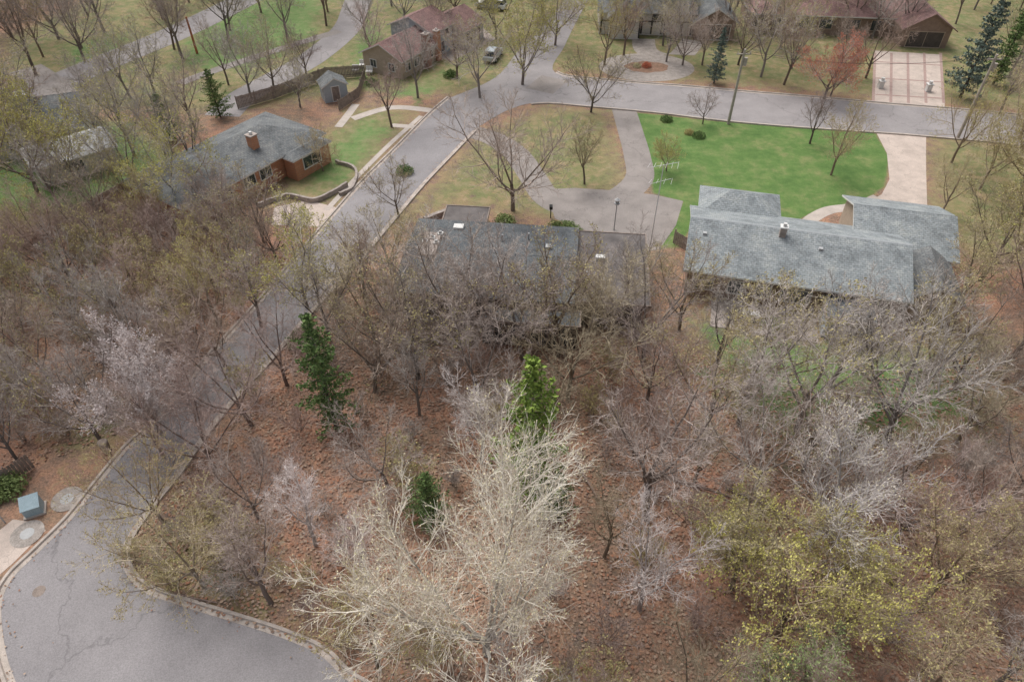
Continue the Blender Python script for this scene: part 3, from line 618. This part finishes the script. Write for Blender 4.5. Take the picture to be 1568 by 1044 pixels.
BIG=[make_tree(31,15.5,.12,9,46,1,.055,10,9,10,1.0,.11,asc=.05).mesh('pale_tree_mesh'),make_tree(32,12,.2,6,50,1,.05,9,8,9,1.1,.07,asc=.03).mesh('silver_tree_mesh')]
def conifer(seed,H=12,R0=2.0,cone=.8,dens=1.0,sz=.16,gap=.0):
    T=TB(seed); R=T.r; T.tube(Vector((0,0,-.1)),Vector((0,0,1)),H,.17,.02,6,7,.01,.02,0)
    nl=int(H*3.3*dens); az=0
    for i in range(nl):
        t=(i+R.random())/nl; z=H*(.06+.93*t); rad=R0*((1-t)**cone)*(1-.25*max(0,.2-t)*5)*R.uniform(.42,1.3)+.12
        for b_ in range(4):
            az+=2.4+R.gauss(0,.35)
            d=Vector((math.cos(az),math.sin(az),R.uniform(-.15,.25)+t*.4)).normalized()
            rr=rad*R.uniform(.75,1.15); pts=T.tube(Vector((0,0,z)),d,rr,.025,.006,3,3,.08,.03,1)
            n=int(8+rr*22*dens)
            for k in range(n):
                x=(.12+.88*R.random()**.7)*3; kk=min(int(x),2); q=pts[kk][0].lerp(pts[kk+1][0],x-kk); w=.05+.12*rad*(1-x/3*.65)
                T.leaf(q+Vector((R.gauss(0,w),R.gauss(0,w),R.gauss(-.03,w*.45))),sz*R.uniform(.45,1.1))
    return T.mesh('conifer_mesh')
CON=[conifer(41,12,2.6,.68),conifer(42,12,2.6,.85),conifer(43,10,3.0,.6)]
def bushm(seed):
    T=TB(seed);R=T.r
    for i in range(14):
        a=R.random()*6.28; T.tube(Vector((0,0,0)),Vector((math.cos(a)*.7,math.sin(a)*.7,1)).normalized(),.9,.02,.008,3,3,.1,0,1)
    for i in range(1500):
        v=Vector((R.gauss(0,1),R.gauss(0,1),abs(R.gauss(0,1)))).normalized()*(R.random()**.35); bump_=1+.18*math.sin(v.x*7+seed)*math.cos(v.y*6)
        T.leaf(Vector((v.x*bump_,v.y*bump_,v.z*.85*bump_+.05)),.07*R.uniform(.6,1.3))
    return T.mesh('bush_mesh')
BSH=[bushm(51),bushm(52)]
def put(name,me,x,y,s,wood='grey',leaf=None,rz=None,sz=None,tilt=(0,0)):
    o=link(bpy.data.objects.new(name,me)); o.location=(x,y,0); o.rotation_euler=(tilt[0],tilt[1],random.random()*6.28 if rz is None else rz)
    o.scale=(s,s,sz or s*random.uniform(.9,1.1))
    ms=[W[wood][0],W[wood][1],LF[leaf] if leaf else None]
    for i,m in enumerate(ms):
        if m: o.material_slots[i].link='OBJECT'; o.material_slots[i].material=m
    return o
used=[]
def tree(px,py,Hh,wood='grey',leaf=None,kind=None,name=None,w=1.0,dense=False):
    x,y=G(px,py)
    pool=BUDD if dense else (BUD if leaf else BARE); me=pool[kind%len(pool)] if kind is not None else random.choice(pool)
    s=Hh/12; used.append((x,y,2.2))
    return put(name or ('budding_tree' if leaf else 'bare_tree'),me,x,y,s*w,wood,leaf,sz=s)
x,y=G(745,1000); put('pale_poplar_tree',BIG[0],x,y,.84,'pale','tanbud',.6,.88); used.append((x,y,4.4)); used.append((x+2,y+5,2.6)); used.append((x-3,y+4,2.6)); used.append((x+5,y+2,2.2))
x,y=G(1290,745,6); put('silver_maple_tree',BIG[1],x,y,.85,'silver','tanbud',1.0,.8,(.15,.2)); used.append((x,y,3))
x,y=G(185,575,5); put('blossoming_tree',BUDD[0],x,y,.66,'silver','pinkbud',2.2,.72); put('blossoming_tree',BUDD[1],x+1.2,y-.8,.58,'silver','pinkbud',.4,.62); used.append((x,y,3))
for px,py,s,sz,me,lf in ((810,765,.98,1.06,0,'needle_bright'),(515,655,.8,.88,0,'needle_dark'),(660,800,.5,.5,2,'needle_dark'),(850,790,.4,.45,2,'needle_dark')):
    x,y=G(px,py); put('spruce_tree' ,CON[me],x,y,s,'dark',lf,sz=sz); used.append((x,y,3.0))
    if s>.7: used.append((x,y-2.5,3.2)); used.append((x,y-5,2.6))
for px,py,s,me,lf in ((1093,128,.62,1,'needle_blue'),(1470,150,1.15,1,'needle_blue'),(1520,130,.9,1,'needle_dark'),(262,215,.62,2,'needle_dark'),(338,180,.6,2,'needle_dark'),(1560,60,1.0,1,'needle_dark')):
    x,y=G(px,py); put('spruce_tree',CON[me],x,y,s,'dark',lf); used.append((x,y,2))
for a in [(785,322,12.5,'brown',None,2),(905,172,8,'dark','olive',2),(895,282,6.5,'tan','olive',1),
 (1272,268,7.5,'tan','olive',3),(1240,220,6.5,'red',None,5),(405,372,7.5,'grey','olive',1),(610,330,6,'brown','olive',0),(385,150,9,'grey',None,0),(470,130,8,'red',None,1),
 (130,95,12,'grey',None,2),(55,115,12,'brown',None,1),(200,150,9,'grey','olive',1),(990,795,12.5,'grey',None,1),(1220,660,12,'grey','olive',0),(1355,680,12,'grey',None,4),
 (1130,650,10,'grey',None,3),(735,640,10.5,'grey',None,0),(640,580,10,'dark','olive',2),(575,600,9,'brown',None,4),(700,120,9,'red',None,2),(870,610,10,'tan',None,2),
 (1076,190,4.5,'red','pinkbud',0),(1020,95,8,'grey','olive',1),(925,100,9,'tan','yellow',1),(1035,55,8,'dark','olive',2),
 (1200,130,9,'brown',None,1),(1165,118,10,'grey','olive',3),(1325,120,9,'brown',None,0),(1335,60,11,'grey',None,0),(1130,100,9,'brown',None,2),(1160,60,11,'grey','olive',0),(1250,40,12,'brown',None,2),
 (600,195,8,'red',None,1),(495,262,5,'tan','olive',2),(640,150,9,'grey',None,3),(735,150,10,'grey','olive',0),(700,30,10,'brown',None,2),(960,60,9,'grey','olive',3),(1075,100,8,'brown',None,0),
 (670,60,9,'grey','olive',1),(620,40,9,'grey',None,2),(570,95,8,'red',None,0),(1000,40,10,'grey',None,3),(1060,25,11,'brown','olive',1),(940,30,10,'grey','olive',0),(1110,50,10,'grey',None,5),
 (955,85,9,'brown',None,1),(1015,70,9,'grey','olive',2),(1045,100,8,'grey',None,6),(1380,60,10,'grey',None,1),(1300,50,11,'brown','olive',3),(1195,75,10,'tan','olive',1),
 (160,230,9,'grey',None,3),(215,300,9,'grey','olive',1),(40,215,9,'brown',None,2),(190,200,10,'grey',None,0),(240,150,9,'grey','olive',3),(300,200,9,'grey',None,1),(20,180,11,'grey','olive',2),(560,60,9,'grey',None,0),(500,40,10,'brown',None,3),(440,60,10,'grey','yellow',1),(350,60,11,'grey','olive',0),(250,30,12,'brown',None,4),(160,50,12,'grey',None,1),(90,60,12,'grey',None,6),(20,60,13,'grey',None,2),(400,20,10,'brown','olive',2),(600,10,10,'grey','yellow',3),
 (420,140,9,'grey','olive',2),(280,90,11,'grey',None,5),(350,130,8,'brown',None,3),(460,165,7,'grey','olive',0),
 (1500,430,11,'tan','olive',0),(1460,490,9,'tan','olive',1),(1590,500,12,'tan','olive',3),(1540,560,11,'brown',None,1),(1440,330,6,'tan','olive',1),(1530,175,8,'brown',None,3),(1560,215,9,'tan','olive',2),
 (1500,290,8,'tan','olive',3),(1280,980,8.5,'tan','yellow',0),(1120,900,8.5,'tan','olive',1),(1190,1120,8,'brown','green',3),(1080,660,9,'tan','olive',3),
 (330,720,8,'red',None,2),(250,700,7,'grey',None,5),(300,270,9,'grey','olive',3),
 (650,510,9.5,'grey',None,2),(700,535,10.5,'brown',None,6),(755,520,10,'grey',None,1),(800,550,10.5,'grey',None,4),(855,545,10.5,'brown','olive',1),(930,535,10,'tan',None,0),(985,550,10,'grey',None,2),(1040,505,8,'tan','olive',0),(1095,560,8.5,'grey',None,5),(1180,590,9,'tan','olive',2),(1270,590,9,'grey',None,1),(1330,600,8.5,'grey',None,6),(1405,600,9,'tan','olive',3),(1460,590,9,'brown',None,2),
 (400,500,8,'grey',None,1),(345,560,8,'brown',None,2),(280,610,7.5,'red',None,6),(440,590,8,'red',None,0),(385,650,8,'red',None,4),(505,520,8.5,'grey','olive',1),(560,455,8,'brown',None,5),(600,425,7,'tan','olive',2)]:
    tree(*a[:3],a[3],a[4],a[5])
for a in [(470,470,9.5,'grey','yellow',0),(800,130,11,'grey','yellow',1),(850,70,10,'grey','yellow',0),(760,60,10,'grey','yellow',1),(830,25,11,'grey','yellow',0),(60,300,11.5,'grey','yellow',0),(120,280,9.5,'grey','yellow',1),(-10,320,12,'grey','yellow',1),(275,320,9.5,'grey','yellow',0),(35,235,9,'grey','yellow',1),
  (1190,975,9.5,'tan','yellow',0),(1240,930,7,'tan','yellow',1),(1110,870,6.5,'tan','yellow',1),(1215,1090,7,'brown','green',1),(1545,400,12,'tan','olive',1),(1560,300,10,'tan','olive',0),(1600,430,11,'tan','yellow',0),(1020,262,4.2,'tan','yellow',1),(200,430,7.5,'brown','olive',1),(270,480,6.5,'brown','olive',0)]:
    tree(*a[:3],a[3],a[4],a[5],dense=True)
tree(1262,152,8,'red','redbud',0,'red_maple_tree',1.15,True); x,y=G(1262,152); put('red_maple_tree',BUDD[1],x+.9,y+.5,.55,'red','redbud',1.0,.6); used.append((x,y,5))
def inside(p,x,y):
    n=len(p); c=False
    for i in range(n):
        x1,y1=p[i-1];x2,y2=p[i]
        if (y1>y)!=(y2>y) and x<(x2-x1)*(y-y1)/(y2-y1)+x1: c=not c
    return c
def near_road(x,y,m):
    for p in roadpolys:
        if inside(p,x,y): return True
        for q in p[::2]:
            if abs(q[0]-x)<m and abs(q[1]-y)<m and math.hypot(q[0]-x,q[1]-y)<m: return True
    return False
def scatter(poly,n,mind,fn,mroad=1.0,occ=None,seed=1):
    P=GL(poly); R=random.Random(seed); xs_=[p[0] for p in P]; ys_=[p[1] for p in P]; pts=occ if occ is not None else []; k=0
    for _ in range(n*30):
        if k>=n: break
        x=R.uniform(min(xs_),max(xs_)); y=R.uniform(min(ys_),max(ys_))
        if not inside(P,x,y): continue
        if any(inside(f,x,y) for f in footprints): continue
        if any((x-a)**2+(y-b_)**2<max(mind,c)**2 for a,b_,c in pts): continue
        if near_road(x,y,mroad): continue
        pts.append((x,y,mind)); fn(x,y,R); k+=1
    return k
def wt(species,h0,h1,nb='bare_tree'):
    def f(x,y,R):
        w,l=R.choice(species); Hh=R.uniform(h0,h1); me=R.choice(BUD if l else BARE)
        put('budding_tree' if l else 'bare_tree',me,x,y,Hh/12*R.uniform(.8,1.0),w,l,sz=Hh/12)
    return f
def ws(species,h0,h1):
    def f(x,y,R):
        w,l=R.choice(species); Hh=R.uniform(h0,h1)
        put('thicket_shrub',R.choice(SHB if l else SHR),x,y,Hh/4.2,w,l)
    return f
wood1=[(620,475),(700,520),(1000,525),(1250,600),(1500,540),(1750,480),(2100,700),(2000,1150),(1500,1250),(640,1150),(560,1075),(440,995),(250,930),(180,860),(230,790),(330,670),(480,500),(560,410)]
sp1=[('grey',None),('grey',None),('red',None),('brown',None),('tan',None),('grey',None),('silver',None),('tan','olive')]
occ=list(used)
k1=scatter(wood1,64,3.5,wt(sp1,6.5,9.5),1.3,occ,3)
wood2=[(-250,420),(90,375),(215,300),(300,300),(410,380),(470,370),(430,410),(300,565),(235,640),(120,690),(-100,760),(-350,700)]
k2=scatter(wood2,62,3.0,wt([('brown',None),('grey',None),('brown',None),('red',None),('grey','olive'),('tan','yellow')],5.5,8.5),1.2,occ,4)
topl=[(-200,-60),(760,-60),(700,20),(560,20),(400,60),(300,60),(260,130),(-200,200)]
k3=scatter(topl,50,3.6,wt([('grey',None),('brown',None),('grey','olive'),('tan','yellow')],9,12),1.0,occ,5)
topr=[(760,-60),(1800,-60),(1700,170),(1460,120),(1180,120),(1000,60),(880,90)]
k4=scatter(topr,46,3.6,wt([('grey',None),('brown',None),('tan','olive'),('grey','yellow')],8,11),.8,occ,6)
k5=scatter([(-250,200),(200,190),(330,260),(200,300),(60,350),(-250,450)],14,4.0,wt([('grey','yellow'),('grey',None),('tan','olive')],8,11),1.0,occ,7)
k6=scatter([(1425,215),(1850,260),(1850,480),(1480,470)],18,3.4,wt([('tan','olive'),('tan','yellow'),('tan',None)],8,11),1.2,occ,8)
occ2=[(x,y,1.0) for x,y,_ in occ]
s1=scatter(wood1,110,1.7,ws([('brown',None),('red',None),('grey',None),('grey',None),('tan','olive')],1.4,3.8),.8,occ2,13)
s2=scatter(wood2,85,1.5,ws([('brown',None),('red',None),('brown',None),('grey','olive')],2.0,4.5),.8,occ2,14)
s3=scatter([(200,860),(330,790),(560,960),(540,1030),(330,940)],16,1.4,ws([('tan','olive'),('brown','olive')],1.2,2.8),.6,occ2,15)
print('trees',k1,k2,k3,k4,k5,k6,'shrubs',s1,s2,s3,'faces',len(BARE[0].polygons),len(BIG[0].polygons))
for px,py,s,lf in ((1020,185,.8,'needle_dark'),(1070,210,.8,'needle_dark'),(1055,205,.6,'olive'),(773,342,1.1,'green'),(868,352,1.0,'green'),(850,350,.8,'green'),(465,525,1.3,'needle_dark'),(15,750,1.2,'green'),(-8,760,1.1,'green'),(990,103,.7,'redbud'),(975,103,.6,'tanbud'),(620,265,1.0,'needle_dark'),(880,356,.8,'green'),(570,130,.9,'needle_dark'),(1180,500,1.0,'green'),(690,118,1,'needle_dark'),(1130,345,.8,'needle_dark'),(745,350,.8,'olive')):
    x,y=G(px,py); put('evergreen_bush',random.choice(BSH),x,y,s,'dark',lf)
for (a,b_),(c,d),r in (((1000,725),(1140,765),.13),((1120,750),(1240,812),.16),((1225,795),(1290,835),.12),((1290,840),(1385,905),.16),((1040,745),(1010,770),.08),((1160,720),(1200,820),.1),((880,700),(905,770),.1),((250,905),(330,930),.08)):
    T=TB(int(a)); p0=Vector((*G(a,b_),r*.8)); p1=Vector((*G(c,d),r*.8+.2)); dd=p1-p0
    T.tube(p0,dd.normalized(),dd.length,r,r*.5,6,8,.03,0,0)
    for i in range(4): T.tube(p0.lerp(p1,.4+.15*i),T.child(dd.normalized(),.8,i*2.,.2),1.2,r*.3,.01,3,4,.1,0,0)
    me=T.mesh('log'); me.materials.clear(); me.materials.append(M['log']); link(bpy.data.objects.new('fallen_log',me))
rng=np.random.default_rng(5)
def litter(poly,n,name,extra=0):
    P=GL(poly); A=np.array(P); x=rng.uniform(A[:,0].min(),A[:,0].max(),n); y=rng.uniform(A[:,1].min(),A[:,1].max(),n)
    k=sd(P,x,y)>0
    if extra==0:
        for rp in roadpolys[:2]: k&=sd(rp,x,y)<-.1
    else:
        q=sd(roadpolys[0],x,y); k&=(q>-.4)&(rng.random(n)<np.exp(-np.maximum(q,0)*4)*.6+.001)
    x=x[k];y=y[k]; m=len(x); a=rng.uniform(0,6.28,m); s=rng.uniform(.06,.14,m)*(1 if extra==0 else .6); tx=rng.uniform(-.6,.6,m); z=rng.uniform(.02,.09,m)
    V=np.empty((m,4,3)); 
    for j,(u,v) in enumerate(((-1,0),(0,-.7),(1,0),(0,.7))):
        V[:,j,0]=x+s*(u*np.cos(a)-v*np.sin(a)); V[:,j,1]=y+s*(u*np.sin(a)+v*np.cos(a)); V[:,j,2]=z+s*u*tx*.8+.03
    me=bpy.data.meshes.new(name); me.vertices.add(m*4); me.vertices.foreach_set('co',V.ravel()); me.loops.add(m*4); me.loops.foreach_set('vertex_index',np.arange(m*4)); me.polygons.add(m); me.polygons.foreach_set('loop_start',np.arange(0,m*4,4)); me.update(calc_edges=True)
    me.materials.append(LF['litter']); link(bpy.data.objects.new(name,me))
litter(wood1,70000,'fallen_leaves'); litter(wood2,20000,'fallen_leaves')
litter([(-20,1060),(-20,860),(400,300),(700,150),(740,200),(400,700),(200,850),(540,1060)],30000,'fallen_leaves',1)
# ------------------------------------------------------------------ light / camera
w=bpy.data.worlds.new('World'); sc.world=w; w.use_nodes=True; nt=w.node_tree
sky=nt.nodes.new('ShaderNodeTexSky'); sky.sky_type='NISHITA'; sky.sun_disc=False
EL,AZ=math.radians(58),math.radians(-35)
sky.sun_elevation=EL; sky.sun_rotation=AZ; sky.dust_density=4; sky.air_density=1.0
hs=nt.nodes.new('ShaderNodeHueSaturation'); hs.inputs['Saturation'].default_value=.33
nt.links.new(sky.outputs[0],hs.inputs['Color']); nt.links.new(hs.outputs[0],nt.nodes['Background'].inputs[0]); nt.nodes['Background'].inputs[1].default_value=.15
sd_=bpy.data.lights.new('sun','SUN'); sd_.energy=2.4; sd_.angle=math.radians(45); sd_.color=(1,.97,.925)
so=link(bpy.data.objects.new('sun',sd_)); dirv=Vector((math.sin(AZ)*math.cos(EL),math.cos(AZ)*math.cos(EL),math.sin(EL)))
so.rotation_euler=dirv.to_track_quat('Z','Y').to_euler()
cd=bpy.data.cameras.new('camera'); cam=link(bpy.data.objects.new('camera',cd)); cam.location=(0,0,CH); cam.rotation_euler=(math.pi/2-PITCH,0,0)
cd.sensor_width=36; cd.lens=36*FP/1568; cd.clip_end=8000; cd.clip_start=.5; sc.camera=cam
sc.view_settings.view_transform='Standard'; sc.view_settings.look='None'; sc.view_settings.exposure=0
